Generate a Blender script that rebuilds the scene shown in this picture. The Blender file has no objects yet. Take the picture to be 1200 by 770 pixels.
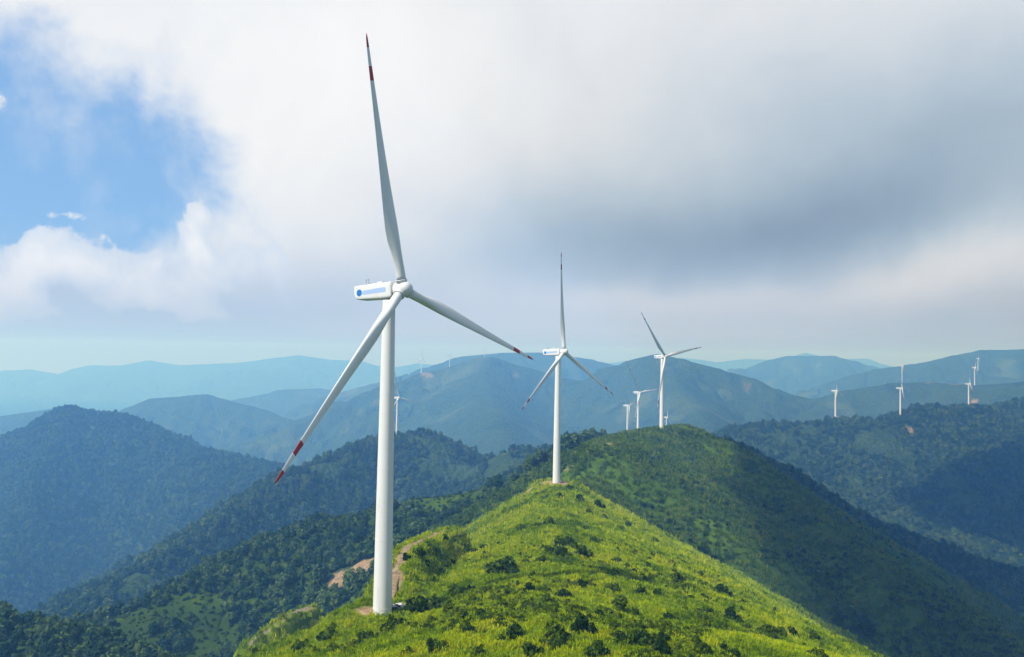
import bpy, bmesh, math, random
import numpy as np
from mathutils import Matrix, Vector, Euler
R = math.radians
sc = bpy.context.scene
COL = sc.collection
rng = np.random.default_rng(7)
random.seed(7)

# ------------------------------------------------------------------ camera
F = 924.0
PITCH, ROLL = R(2.17), R(0.9)
fw = np.array([0, math.cos(PITCH), math.sin(PITCH)])
up0 = np.array([0, -math.sin(PITCH), math.cos(PITCH)])
rt0 = np.array([1.0, 0, 0])
up = up0 * math.cos(ROLL) - rt0 * math.sin(ROLL)
rt = rt0 * math.cos(ROLL) + up0 * math.sin(ROLL)

def ray(px, py):
    return rt * (px - 600) / F + up * (385 - py) / F + fw

def P(px, py, d):
    v = ray(px, py)
    return v * d / v[1]

def proj(p):
    p = np.asarray(p, float)
    z = p @ fw
    return 600 + F * (p @ rt) / z, 385 - F * (p @ up) / z

cam = bpy.data.cameras.new('camera')
co = bpy.data.objects.new('camera', cam)
COL.objects.link(co)
m = Matrix.Identity(4)
for i in range(3):
    m[i][0], m[i][1], m[i][2] = rt[i], up[i], -fw[i]
co.matrix_world = m
cam.sensor_width = 36
cam.lens = F / 1200 * 36
cam.clip_start = 0.5
cam.clip_end = 60000
sc.camera = co

# ------------------------------------------------------------------ sun
SUN_AZ = R(-57)      # to the sun, measured from straight behind the camera towards the left
SUN_EL = R(46)
to_sun = np.array([math.sin(SUN_AZ) * math.cos(SUN_EL), -math.cos(SUN_AZ) * math.cos(SUN_EL), math.sin(SUN_EL)])
L = bpy.data.lights.new('sun', 'SUN')
L.energy = 5.0
L.angle = R(0.5)
L.color = (1.0, 0.965, 0.90)
lo = bpy.data.objects.new('sun', L)
lo.rotation_euler = Vector(to_sun).to_track_quat('Z', 'Y').to_euler()
COL.objects.link(lo)

# ------------------------------------------------------------------ properties
def tag(o, label=None, cat=None, group=None, kind=None):
    if label: o['label'] = label
    if cat: o['category'] = cat
    if group: o['group'] = group
    if kind: o['kind'] = kind
    return o

# ------------------------------------------------------------------ node helper
class NT:
    def __init__(s, tree):
        s.t = tree
        s.n = tree.nodes
        s.l = tree.links

    def new(s, typ, **kw):
        n = s.n.new(typ)
        for k, v in kw.items():
            setattr(n, k, v)
        return n

    def put(s, sock, v):
        if hasattr(v, 'is_linked'):
            s.l.new(v, sock)
        elif v is not None:
            sock.default_value = v

    def m(s, op, a, b=None, c=None, clamp=False):
        n = s.new('ShaderNodeMath', operation=op, use_clamp=clamp)
        s.put(n.inputs[0], a)
        if b is not None: s.put(n.inputs[1], b)
        if c is not None: s.put(n.inputs[2], c)
        return n.outputs[0]

    def vm(s, op, a, b=None, scale=None):
        n = s.new('ShaderNodeVectorMath', operation=op)
        s.put(n.inputs[0], a)
        if b is not None: s.put(n.inputs[1], b)
        if scale is not None: s.put(n.inputs['Scale'], scale)
        return n.outputs[0]

    def noise(s, vec, scale, detail=4, rough=0.55, dist=0.0, col=False):
        n = s.new('ShaderNodeTexNoise')
        s.put(n.inputs['Vector'], vec)
        n.inputs['Scale'].default_value = scale
        n.inputs['Detail'].default_value = detail
        n.inputs['Roughness'].default_value = rough
        n.inputs['Distortion'].default_value = dist
        return n.outputs['Color'] if col else n.outputs['Fac']

    def ramp(s, fac, stops, interp='LINEAR'):
        n = s.new('ShaderNodeValToRGB')
        n.color_ramp.interpolation = interp
        e = n.color_ramp.elements
        while len(e) < len(stops): e.new(0.5)
        for i, (p, c) in enumerate(stops):
            e[i].position = p
            if not isinstance(c, (tuple, list)): c = (c, c, c)
            e[i].color = (*c, 1)
        s.put(n.inputs['Fac'], fac)
        return n.outputs['Color']

    def sstep(s, x, a, b):
        n = s.new('ShaderNodeMapRange', interpolation_type='SMOOTHSTEP')
        s.put(n.inputs['Value'], x)
        n.inputs['From Min'].default_value = a
        n.inputs['From Max'].default_value = b
        return n.outputs['Result']

    def mix(s, f, a, b, blend='MIX'):
        n = s.new('ShaderNodeMix', data_type='RGBA', blend_type=blend)
        s.put(n.inputs['Factor'], f)
        for k, v in (('A', a), ('B', b)):
            sk = [i for i in n.inputs if i.name == k and i.type == 'RGBA'][0]
            if isinstance(v, tuple) and len(v) == 3: v = (*v, 1)
            s.put(sk, v)
        return [o for o in n.outputs if o.type == 'RGBA'][0]

def new_mat(name, rough=0.9):
    mt = bpy.data.materials.new(name)
    mt.use_nodes = True
    t = NT(mt.node_tree)
    b = mt.node_tree.nodes['Principled BSDF']
    b.inputs['Roughness'].default_value = rough
    b.inputs['Specular IOR Level'].default_value = 0.03
    return mt, t, b

# ------------------------------------------------------------------ world sky
w = bpy.data.worlds.new('World')
sc.world = w
w.use_nodes = True
t = NT(w.node_tree)
bg = w.node_tree.nodes['Background']
sky = t.new('ShaderNodeTexSky', sky_type='NISHITA')
sky.sun_disc = False
sky.sun_elevation = SUN_EL
sky.sun_rotation = math.atan2(to_sun[0], to_sun[1])
sky.altitude = 1200
sky.air_density = 1.2
sky.dust_density = 1.0
sky.ozone_density = 2.0
tc = t.new('ShaderNodeTexCoord')
D = t.vm('NORMALIZE', tc.outputs['Generated'])
sp = t.new('ShaderNodeSeparateXYZ')
t.l.new(D, sp.inputs[0])
AZ = t.m('MULTIPLY', t.m('ARCTAN2', sp.outputs[0], sp.outputs[1]), 57.29578)
EL = t.m('MULTIPLY', t.m('ARCSINE', sp.outputs[2]), 57.29578)

def azel(px, py):
    v = ray(px, py)
    v = v / np.linalg.norm(v)
    return math.degrees(math.atan2(v[0], v[1])), math.degrees(math.asin(v[2]))
DEG = 57.29578 / F * 0.93    # degrees in one photo pixel, roughly
wn = t.noise(D, 5.5, 9, 0.58, 0.3, col=True)
ws = t.new('ShaderNodeSeparateColor')
t.l.new(wn, ws.inputs[0])
wn2 = t.noise(D, 2.2, 4, 0.5, 0.2, col=True)
ws2 = t.new('ShaderNodeSeparateColor')
t.l.new(wn2, ws2.inputs[0])

def warped(amp, amp2):
    u = t.m('MULTIPLY_ADD', t.m('SUBTRACT', ws.outputs[0], 0.5), amp, AZ)
    u = t.m('MULTIPLY_ADD', t.m('SUBTRACT', ws2.outputs[0], 0.5), amp2, u)
    v = t.m('MULTIPLY_ADD', t.m('SUBTRACT', ws.outputs[1], 0.5), amp, EL)
    v = t.m('MULTIPLY_ADD', t.m('SUBTRACT', ws2.outputs[1], 0.5), amp2, v)
    return u, v

def G(uv, px, py, rx, ry, rot=0.0):
    """soft lobe of cloud, centre and radii given in degrees of azimuth and elevation"""
    a0, e0 = azel(px, py)
    du = t.m('SUBTRACT', uv[0], a0)
    dv = t.m('SUBTRACT', uv[1], e0)
    c, s_ = math.cos(R(rot)), math.sin(R(rot))
    a = t.m('MULTIPLY_ADD', du, c / (rx * DEG), t.m('MULTIPLY', dv, s_ / (rx * DEG)))
    b = t.m('MULTIPLY_ADD', du, -s_ / (ry * DEG), t.m('MULTIPLY', dv, c / (ry * DEG)))
    r2 = t.m('MULTIPLY_ADD', a, a, t.m('MULTIPLY', b, b))
    return t.m('EXPONENT', t.m('MULTIPLY', r2, -1.0))

def total(terms):
    acc = None
    for k, g in terms:
        acc = t.m('MULTIPLY', g, k) if acc is None else t.m('MULTIPLY_ADD', g, k, acc)
    return acc

soft = warped(4.0, 5.0)
puff = warped(8.5, 2.0)
fine = t.noise(D, 14, 8, 0.6, 0.4)
# gap of blue in the overcast
hole = total([(1.0, G(puff, 95, 165, 110, 105, 20)), (1.0, G(puff, 40, 240, 190, 70)), (0.6, G(puff, 0, 60, 60, 60)),
              (0.35, G(puff, 215, 165, 50, 70))])
hole = t.m('MULTIPLY_ADD', t.m('SUBTRACT', t.noise(D, 9, 10, 0.64, 0.25), 0.5), 1.5, hole)
blue = t.sstep(hole, 0.12, 1.05)
blue = t.m('MULTIPLY', blue, t.m('MULTIPLY_ADD', t.sstep(t.noise(D, 7, 10, 0.62, 0.2), 0.45, 0.75), -0.5, 1.0))
# cumulus heaped along the lower rim of the gap
cum = total([(1.0, G(puff, 15, 330, 68, 34, 22)), (1.0, G(puff, 165, 326, 80, 40)), (0.9, G(puff, 236, 275, 24, 34)),
             (0.6, G(puff, 300, 300, 40, 30)), (0.75, G(puff, 2, 128, 22, 24)), (0.36, G(puff, 92, 250, 18, 9)), (0.5, G(puff, 200, 360, 60, 18))])
cum = t.m('MULTIPLY_ADD', t.m('SUBTRACT', t.noise(D, 17, 10, 0.58, 0.2), 0.5), 1.6, cum)
cumm = t.sstep(cum, 0.38, 0.56)
cumcore = t.sstep(cum, 0.45, 1.25)
# grey underside of the big cloud
shade = total([(0.43, G(soft, 840, 285, 250, 72, 4)), (0.32, G(soft, 1130, 200, 260, 110, 14)), (0.22, G(soft, 620, 260, 150, 80)),
               (0.27, G(soft, 960, 150, 400, 170)), (0.34, G(soft, 1170, 385, 230, 42)), (-0.36, G(soft, 1085, 312, 120, 36, 18)),
               (-0.24, G(soft, 790, 352, 190, 24)), (0.10, G(soft, 560, 330, 300, 60)), (-0.12, G(soft, 420, 90, 220, 150)), (0.42, G(soft, 150, 372, 300, 52))])
shade = t.m('ADD', shade, 0.13)
# the overcast is thick and grey overhead and at the camera's back
over = t.m('MAXIMUM', t.sstep(EL, 25, 48), t.sstep(t.m('ABSOLUTE', AZ), 42, 75))
shade = t.m('MULTIPLY_ADD', over, 0.62, shade)
shade = t.m('MULTIPLY_ADD', t.m('SUBTRACT', t.noise(D, 7, 7, 0.6, 0.5), 0.5), 0.22, shade)
K = 8.9
def kc(r, g, b): return (r * K, g * K, b * K)
ccol = t.ramp(shade, [(0.0, (0.93, 0.945, 0.97)), (0.25, (0.73, 0.77, 0.83)), (0.5, (0.49, 0.585, 0.69)), (0.75, (0.335, 0.44, 0.56)), (1.0, (0.20, 0.27, 0.38))])
ccol = t.vm('SCALE', ccol, scale=K)
cumcol = t.mix(cumcore, kc(0.70, 0.77, 0.88), kc(1.04, 1.03, 1.02))
skyb = t.mix(1.0, sky.outputs[0], (0.86, 1.0, 1.08), 'MULTIPLY')
skyb = t.mix(0.75, skyb, kc(0.25, 0.47, 0.86))
col = t.mix(blue, ccol, skyb)
col = t.mix(t.m('MULTIPLY', cumm, 0.95), col, cumcol)
col = t.mix(t.sstep(EL, 14.0, 1.0), col, t.mix(1.0, col, (0.90, 0.965, 1.07), 'MULTIPLY'))
low = t.sstep(EL, 9.0, -1.0)
col = t.mix(t.m('MULTIPLY', low, 0.88), col, kc(0.43, 0.505, 0.735))
col = t.mix(t.m('MULTIPLY', t.sstep(EL, 2.2, 0.0), 0.9), col, kc(0.31, 0.37, 0.66))
col = t.mix(t.sstep(EL, -1.5, -4.0), col, kc(0.10, 0.14, 0.20))
t.l.new(col, bg.inputs['Color'])
bg.inputs['Strength'].default_value = 0.1

# ------------------------------------------------------------------ numeric noise
def _h(ix, iy, seed):
    n = (ix.astype(np.int64) * 374761393 + iy.astype(np.int64) * 668265263 + seed * 982451653) & 0xFFFFFFFF
    n = ((n ^ (n >> 13)) * 1274126177) & 0xFFFFFFFF
    n = ((n ^ (n >> 16)) * 2246822519) & 0xFFFFFFFF
    return ((n ^ (n >> 15)) & 0xFFFFFF) / float(0xFFFFFF) * 2 - 1

def vnoise(x, y, seed=0):
    x = np.asarray(x, float); y = np.asarray(y, float)
    ix, iy = np.floor(x), np.floor(y)
    fx, fy = x - ix, y - iy
    ux = fx * fx * fx * (fx * (fx * 6 - 15) + 10)
    uy = fy * fy * fy * (fy * (fy * 6 - 15) + 10)
    a, b = _h(ix, iy, seed), _h(ix + 1, iy, seed)
    c, d = _h(ix, iy + 1, seed), _h(ix + 1, iy + 1, seed)
    return (a + (b - a) * ux) * (1 - uy) + (c + (d - c) * ux) * uy

def fbm(x, y, seed=0, octs=4, gain=0.5):
    s, a, tot = 0, 1.0, 0
    for k in range(octs):
        s = s + a * vnoise(x * 2 ** k + 17.3 * k, y * 2 ** k - 9.1 * k, seed + k)
        tot += a
        a *= gain
    return s / tot

# ------------------------------------------------------------------ ridges
# (name, crest points, slope left, slope right, rounding left, rounding right, gully length, gully strength)
def W(x, y, z): return np.array([x, y, z], float)
def pts(*a): return [P(*q) if not isinstance(q, np.ndarray) else q for q in a]

RIDGES = [
    dict(n='near', p=pts(W(-10, -400, -120), W(0, -120, -66), W(8, 60, -56), (665, 770, 130), (640, 690, 200), (640, 625, 300), (648, 595, 380), (652, 575, 430), (655, 566, 477), W(37, 516, -87), W(48, 560, -99)),
         sl=.74, sr=.55, wl=[60, 80, 95, 95, 88, 34, 24, 22, 22, 22, 22], wr=[60, 80, 100, 100, 88, 56, 34, 14, 12, 10, 8], gl=60, ga=.10),
    dict(n='peak', p=pts(W(42, 540, -98), W(60, 600, -90), (705, 524, 650), (740, 507, 790), (775, 500, 900), (800, 503, 935)), sl=.55, sr=.58, wl=20, wr=22, gl=90, ga=.22),
    dict(n='peak', p=pts((800, 503, 935), (850, 520, 900), (905, 562, 790), (960, 608, 690), (1050, 675, 570), (1195, 772, 460), W(420, 330, -235)), sl=.6, sr=.6, wl=16, wr=16, gl=70, ga=.22),
    dict(n='spur', p=pts((832, 524, 1000), (855, 523, 1040), (920, 553, 1130), (1000, 603, 1180), (1100, 640, 1210), (1200, 672, 1230), W(1100, 1150, -440)), sl=.6, sr=.6, wl=14, wr=14, gl=110, ga=.25),
    dict(n='spur', p=pts((800, 512, 960), (782, 521, 1100), (758, 517, 1300), (749, 509, 1400), (742, 512, 1540), (737, 513, 1650), (760, 530, 1900), (785, 525, 2300), (784, 520, 2680), (800, 540, 2900)), sl=.6, sr=.6, wl=14, wr=14, gl=110, ga=.2),
    dict(n='flank', p=pts((662, 548, 680), (630, 560, 690), (590, 573, 700), (500, 583, 730), (400, 602, 740), (300, 645, 690), (180, 705, 620), (80, 752, 570), W(-420, 520, -260)), sl=.55, sr=.62, wl=22, wr=22, gl=90, ga=.25),
    dict(n='corner', p=pts(W(-560, 380, -120), (-60, 712, 480), (0, 729, 460), (60, 744, 440), (130, 771, 420), W(-150, 380, -235)), sl=.6, sr=.6, wl=12, wr=12, gl=70, ga=.2),
    dict(n='knoll', p=pts((705, 524, 700), (690, 519, 1150), (650, 527, 1400), (600, 529, 1500), (560, 541, 1560), (530, 522, 1580), (495, 506, 1600), (440, 514, 1580), (400, 533, 1500), (350, 553, 1400), (300, 585, 1300), (200, 645, 1120), (110, 708, 960), (60, 742, 880), W(-600, 780, -330)),
         sl=.6, sr=.62, wl=24, wr=24, gl=140, ga=.28),
    dict(n='west', p=pts((-250, 560, 2200), (-100, 535, 2400), (0, 528, 2500), (40, 504, 2550), (80, 480, 2600), (100, 483, 2610), (140, 485, 2600), (175, 497, 2550), (220, 527, 2450), (270, 532, 2300), (320, 546, 2150), (380, 600, 1900), (420, 650, 1800)),
         sl=.62, sr=.66, wl=30, wr=30, gl=150, ga=.42),
    dict(n='west', p=pts((80, 482, 2600), (60, 540, 2300), (20, 620, 1950), (-30, 720, 1600)), sl=.7, sr=.7, wl=30, wr=30, gl=160, ga=.3),
    dict(n='range', p=pts((-300, 500, 4200), (-100, 498, 4300), (0, 487, 4400), (60, 478, 4500), (110, 490, 4500), (180, 465, 4600), (240, 461, 4650), (290, 474, 4600), (335, 489, 4500), (400, 530, 4200), (450, 580, 4000)), sl=.5, sr=.5, wl=60, wr=60, gl=190, ga=.65),
    dict(n='range', p=pts((240, 480, 6500), (290, 465, 6600), (330, 456, 6700), (375, 454, 6700), (420, 462, 6600), (500, 480, 6500)), sl=.45, sr=.45, wl=80, wr=80, gl=500, ga=.3),
    dict(n='far', p=pts(*[(px, 427 + 5 * math.sin(px * .0113 + 1) + 4 * math.sin(px * .031) + 3 * math.sin(px * .083 + 2) - px * .004, 12300 + 300 * math.sin(px * .01)) for px in range(-700, 1750, 35)]),
         sl=.35, sr=.35, wl=70, wr=70, gl=700, ga=.5),
    dict(n='massif', p=pts((230, 545, 3600), (300, 515, 3750), (350, 495, 3900), (400, 472, 4050), (450, 452, 4150), (500, 435, 4200), (530, 428, 4250), (560, 420, 4250), (580, 420, 4250), (610, 428, 4200), (650, 441, 4150), (690, 446, 4100), (715, 434, 4000), (740, 422, 3900), (770, 417, 3850), (800, 420, 3800), (840, 430, 3750), (880, 441, 3700), (930, 462, 3600), (1000, 500, 3500), (1060, 540, 3400)),
         sl=.5, sr=.55, wl=40, wr=40, gl=170, ga=.68),
    dict(n='massif', p=pts((770, 418, 3850), (800, 455, 3400), (830, 495, 2900), (850, 530, 2500)), sl=.55, sr=.55, wl=40, wr=40, gl=240, ga=.3),
    dict(n='massif', p=pts((570, 421, 4250), (575, 460, 3600), (590, 500, 3000), (610, 545, 2500)), sl=.5, sr=.5, wl=50, wr=50, gl=240, ga=.3),
    dict(n='back', p=pts((400, 458, 5600), (440, 448, 5600), (500, 430, 5600), (545, 416, 5700), (590, 412, 5700), (640, 412, 5700), (690, 420, 5700), (740, 432, 5700), (850, 450, 5700)), sl=.5, sr=.5, wl=60, wr=60, gl=240, ga=.6),
    dict(n='back', p=pts((820, 452, 7000), (870, 436, 7000), (905, 420, 7000), (925, 416, 7000), (975, 416, 7000), (1000, 422, 7000), (1030, 432, 7000), (1100, 440, 7000)), sl=.5, sr=.5, wl=50, wr=50, gl=240, ga=.6),
    dict(n='east', p=pts((960, 455, 5200), (1010, 436, 5200), (1030, 431, 5200), (1080, 424, 5100), (1120, 415, 5000), (1150, 409, 5000), (1200, 408, 5000), (1300, 407, 4900), (1500, 425, 4600)), sl=.45, sr=.5, wl=50, wr=50, gl=190, ga=.6),
    dict(n='east', p=pts((960, 470, 3500), (1000, 455, 3500), (1050, 447, 3500), (1090, 446, 3500), (1140, 450, 3400), (1200, 446, 3300), (1320, 440, 3200), (1600, 430, 3000)), sl=.4, sr=.5, wl=50, wr=50, gl=300, ga=.3),
    dict(n='shoulder', p=pts((800, 525, 2000), (835, 511, 2030), (870, 500, 2050), (890, 497, 2070), (930, 500, 2060), (980, 492, 2050), (1030, 492, 2060), (1058, 490, 2080), (1085, 481, 2130), (1135, 476, 2200), (1170, 478, 2300), (1210, 468, 2400), (1350, 460, 2500), (1600, 450, 2500)),
         sl=.5, sr=.52, wl=36, wr=36, gl=200, ga=.34),
    dict(n='shoulder', p=pts((1085, 482, 2130), (1100, 520, 1980), (1130, 575, 1800), (1200, 660, 1550)), sl=.55, sr=.55, wl=30, wr=30, gl=150, ga=.3),
    dict(n='shoulder', p=pts((930, 500, 2060), (960, 535, 1950), (1010, 580, 1820), (1080, 650, 1620)), sl=.55, sr=.55, wl=30, wr=30, gl=150, ga=.3),
    # hills at the camera's back
    dict(n='valley', p=[W(-900, -600, -180), W(-300, -1500, -100), W(300, -2800, -40), W(200, -6000, 20)], sl=.4, sr=.4, wl=50, wr=50, gl=200, ga=.3),
    dict(n='valley', p=[W(-6000, -3500, -50), W(-4500, 0, -100), W(-4200, 2500, -120)], sl=.4, sr=.4, wl=80, wr=80, gl=300, ga=.3),
    dict(n='valley', p=[W(4500, -4000, -50), W(3600, -500, -100), W(3300, 1800, -60)], sl=.4, sr=.4, wl=80, wr=80, gl=300, ga=.3),
    dict(n='valley', p=[W(-9000, -9000, -80), W(0, -12000, -60), W(9000, -9000, -80)], sl=.3, sr=.3, wl=80, wr=80, gl=600, ga=.3),
]
NAMES = ['near', 'peak', 'spur', 'flank', 'corner', 'knoll', 'west', 'range', 'far', 'massif', 'back', 'east', 'shoulder', 'valley']
for r in RIDGES:
    r['p'] = np.array(r['p'])
    seg = np.linalg.norm(np.diff(r['p'][:, :2], axis=0), axis=1)
    r['s'] = np.concatenate([[0], np.cumsum(seg)])

def interp_path(p, step):
    p = np.asarray(p, float)
    # Catmull-Rom, then even spacing
    q = np.vstack([2 * p[0] - p[1], p, 2 * p[-1] - p[-2]])
    out = []
    for i in range(1, len(q) - 2):
        for u in np.linspace(0, 1, 24, endpoint=False):
            a, b, c, d = q[i - 1], q[i], q[i + 1], q[i + 2]
            out.append(.5 * ((2 * b) + (c - a) * u + (2 * a - 5 * b + 4 * c - d) * u * u + (3 * b - a - 3 * c + d) * u ** 3))
    out.append(p[-1])
    out = np.array(out)
    s = np.concatenate([[0], np.cumsum(np.linalg.norm(np.diff(out[:, :2], axis=0), axis=1))])
    n = max(2, int(s[-1] / step) + 1)
    ss = np.linspace(0, s[-1], n)
    return np.stack([np.interp(ss, s, out[:, k]) for k in range(3)], 1)

T1 = P(448, 719, 194); T2 = P(652, 566, 477)
TRACK = interp_path(pts((449, 714, 200), (458, 692, 208), (465, 668, 222), (471, 653, 238), (483, 640, 260), (506, 629, 290), (528, 621, 318)), 2.0)
LOWER = interp_path(pts((288, 759, 322), (303, 747, 329), (330, 728, 340), (348, 717, 350), (364, 712, 358)), 2.5)

def path_near(x, y, path, reach):
    """distance to a path and its height there (inf where farther than reach)"""
    d = np.full(x.shape, np.inf); z = np.zeros(x.shape)
    lo, hi = path[:, :2].min(0) - reach, path[:, :2].max(0) + reach
    sel = np.where((x > lo[0]) & (x < hi[0]) & (y > lo[1]) & (y < hi[1]))[0]
    if len(sel) == 0: return d, z
    xs, ys = x[sel], y[sel]
    bd = np.full(len(sel), np.inf); bz = np.zeros(len(sel))
    for a, b in zip(path[:-1], path[1:]):
        ab = b[:2] - a[:2]
        u = np.clip(((xs - a[0]) * ab[0] + (ys - a[1]) * ab[1]) / (ab @ ab), 0, 1)
        dd = np.hypot(xs - a[0] - u * ab[0], ys - a[1] - u * ab[1])
        k = dd < bd
        bd[k] = dd[k]
        bz[k] = (a[2] + u * (b[2] - a[2]))[k]
    d[sel], z[sel] = bd, bz
    return d, z

def sst(x, a, b):
    u = np.clip((x - a) / (b - a), 0, 1)
    return u * u * (3 - 2 * u)

def height(x, y):
    x = np.asarray(x, float); y = np.asarray(y, float)
    shp = x.shape
    x = x.ravel(); y = y.ravel()
    rr = np.hypot(x, y)
    Ksm = np.clip(2.0 + 0.006 * rr, 2.5, 26)
    hs = np.empty((len(RIDGES) + 1, len(x)), np.float32)
    hs[:] = -3000
    X0, Y0 = x, y
    WX0 = fbm(x / 170, y / 170, 3, 3)
    for k, r in enumerate(RIDGES):
        reach = (r['p'][:, 2].max() + 800) / min(r['sl'], r['sr']) / .62 + 120
        lo_, hi_ = r['p'][:, :2].min(0) - reach, r['p'][:, :2].max(0) + reach
        sel = np.where((X0 > lo_[0]) & (X0 < hi_[0]) & (Y0 > lo_[1]) & (Y0 < hi_[1]))[0]
        if len(sel) == 0: continue
        x, y, wx = X0[sel], Y0[sel], WX0[sel]
        best = np.full(len(x), -1e9); bd = np.zeros(len(x)); bs = np.zeros(len(x)); bz = np.zeros(len(x)); bside = np.zeros(len(x))
        for i in range(len(r['p']) - 1):
            a, b = r['p'][i], r['p'][i + 1]
            ab = b[:2] - a[:2]; ln = math.hypot(*ab)
            dx, dy = x - a[0], y - a[1]
            u = np.clip((dx * ab[0] + dy * ab[1]) / (ln * ln), 0, 1)
            ex, ey = dx - u * ab[0], dy - u * ab[1]
            dist = np.sqrt(ex * ex + ey * ey)
            side = (ab[0] * dy - ab[1] * dx) / ln       # > 0 left of the crest
            f = 0.5 + 0.5 * np.clip(side / (dist + 1e-6), -1, 1)
            sl = r['sr'] + (r['sl'] - r['sr']) * f
            wr_ = r['wr'] if not isinstance(r['wr'], list) else r['wr'][i] + (r['wr'][i + 1] - r['wr'][i]) * u
            wl_ = r['wl'] if not isinstance(r['wl'], list) else r['wl'][i] + (r['wl'][i + 1] - r['wl'][i]) * u
            wd = wr_ + (wl_ - wr_) * f
            z = a[2] + u * (b[2] - a[2])
            h = z - sl * (np.sqrt(dist * dist + wd * wd) - wd)
            kk = h > best
            best = np.where(kk, h, best); bd = np.where(kk, dist, bd); bs = np.where(kk, r['s'][i] + u * ln, bs); bz = np.where(kk, z, bz); bside = np.where(kk, f, bside)
        gl = r['gl']
        n1 = fbm(bs / gl + 0.55 * wx, bside * 3 + bd / (5 * gl), 40 + k, 3)
        n2 = 1 - 2 * np.abs(fbm(x / (gl * .9), y / (gl * .9), 80 + k, 3))
        g2_ = .35 if r['n'] in ('near', 'peak') else .85
        drop = bz - best
        ga_ = r['ga'] * drop / (1 + r['ga'] * drop / (60 + .3 * gl))      # spurs and gullies stop growing far below the crest
        g = drop + np.maximum(ga_ * (1.3 * n1 + g2_ * n2), -.5 * drop)
        hs[k, sel] = bz - g
    x, y = X0, Y0
    hs[-1] = -700 + 50 * fbm(x / 700, y / 700, 9, 3)
    mx = hs.max(0)
    h = mx + Ksm * np.log(np.exp((hs - mx) / Ksm).sum(0)) - 0.25 * Ksm
    own = hs.argmax(0)
    # small relief
    amp = np.clip(rr / 260, .5, 5)
    h = h + amp * (0.9 * fbm(x / (26 * amp), y / (26 * amp), 21, 4, .55))
    near_ = np.exp(-rr / 500)
    h = h + near_ * (.85 * fbm(x / 7, y / 7, 51, 3) + 2.4 * fbm(x / 19, y / 19, 55, 3) + 1.5 * fbm(x / 45, y / 45, 58, 2))
    # road benches and turbine pads are cut level
    for path, half in ((TRACK, 3.0), (LOWER, 2.6)):
        d, z = path_near(x, y, path, 16)
        f = 1 - sst(d, half, half + 9)
        f[~np.isfinite(d)] = 0
        h = h * (1 - f) + z * f
    for c, rad in ((T1, 8), (T2, 7)):
        d = np.hypot(x - c[0], y - c[1])
        f = 1 - sst(d, rad, rad + 16)
        h = h * (1 - f) + c[2] * f
    return h.reshape(shp), own.reshape(shp)

def ground(px, py, dmin=60, dmax=9000):
    """first ground point met by looking along one direction"""
    v = ray(px, py); v = v / v[1]
    d = np.exp(np.linspace(math.log(dmin), math.log(dmax), 1500))
    h, _ = height(v[0] * d, d)
    k = np.where(h > v[2] * d)[0]
    if len(k) == 0: return None
    i = k[0]
    return np.array([v[0] * d[i], d[i], h[i]])

# ------------------------------------------------------------------ terrain sheet
az = np.concatenate([np.arange(-180, -44, 4.0), np.arange(-44, -36, .5), np.arange(-36, 36, .088), np.arange(36, 44, .5), np.arange(44, 180, 4.0)])
rad = np.concatenate([[3, 12, 25], np.exp(np.arange(math.log(40), math.log(16000), .0062))])
NA, NR = len(az), len(rad)
A_, R_ = np.meshgrid(np.radians(az), rad)
X, Y = R_ * np.sin(A_), R_ * np.cos(A_)
H = np.empty_like(X); OWN = np.empty(X.shape, int)
for i in range(0, NR, 120):
    H[i:i + 120], OWN[i:i + 120] = height(X[i:i + 120], Y[i:i + 120])
ridge_name = np.array([NAMES.index(r['n']) for r in RIDGES] + [NAMES.index('valley')])
REG = ridge_name[OWN]
LOWEST = H.min()
# what can be seen from about the camera: running horizon along every direction
ang = H / R_
runmax = np.maximum.accumulate(ang, axis=0)
runmax = np.vstack([np.full((1, NA), -9), runmax[:-1]])
SEEN = (H + 14 + R_ * 0.004) / R_ > runmax

d1, _ = path_near(X.ravel(), Y.ravel(), TRACK, 16)
d2, _ = path_near(X.ravel(), Y.ravel(), LOWER, 16)
edge = 2.2 * fbm(X / 6, Y / 6, 5, 3).ravel()
BARE = np.maximum(1 - sst(d1 + edge, .9, 3.0), 0.7 * (1 - sst(d2 + edge, .6, 2.6)))
BARE[~np.isfinite(BARE)] = 0
BARE = BARE.reshape(X.shape)

def patch(c, rad, k=1.0):
    """bare earth round a point, uneven edge"""
    global BARE
    d = np.hypot(X - c[0], Y - c[1])
    q = np.nonzero(d < rad * 1.6)
    e = rad * .5 * fbm(X[q] / (rad * .8), Y[q] / (rad * .8), 77, 3)
    BARE[q] = np.maximum(BARE[q], k * (1 - sst(d[q] + e, rad * .5, rad)))

patch(T1 + np.array([-3.5, 2, 0]), 6.5)
patch(T2, 13)
for px, py, rd, k in ((412, 671, 15, 1), (398, 678, 13, 1), (428, 663, 14, 1), (390, 679, 9, 1), (712, 521, 9, .8), (700, 523, 7, .6), (612, 581, 7, .9), (668, 549, 5, .5),
                      (497, 438, 34, .6), (503, 440, 26, .6), (605, 440, 22, .3), (875, 452, 24, .3), (1065, 505, 14, .8), (1107, 483, 18, .9), (1142, 472, 22, .9), (980, 491, 16, .9), (872, 497, 12, .5), (1120, 450, 30, .4), (1090, 448, 26, .4)):
    g_ = ground(px, py)
    if g_ is not None:
        patch(g_, rd, k)
        print('bare', px, py, g_.round())

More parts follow.
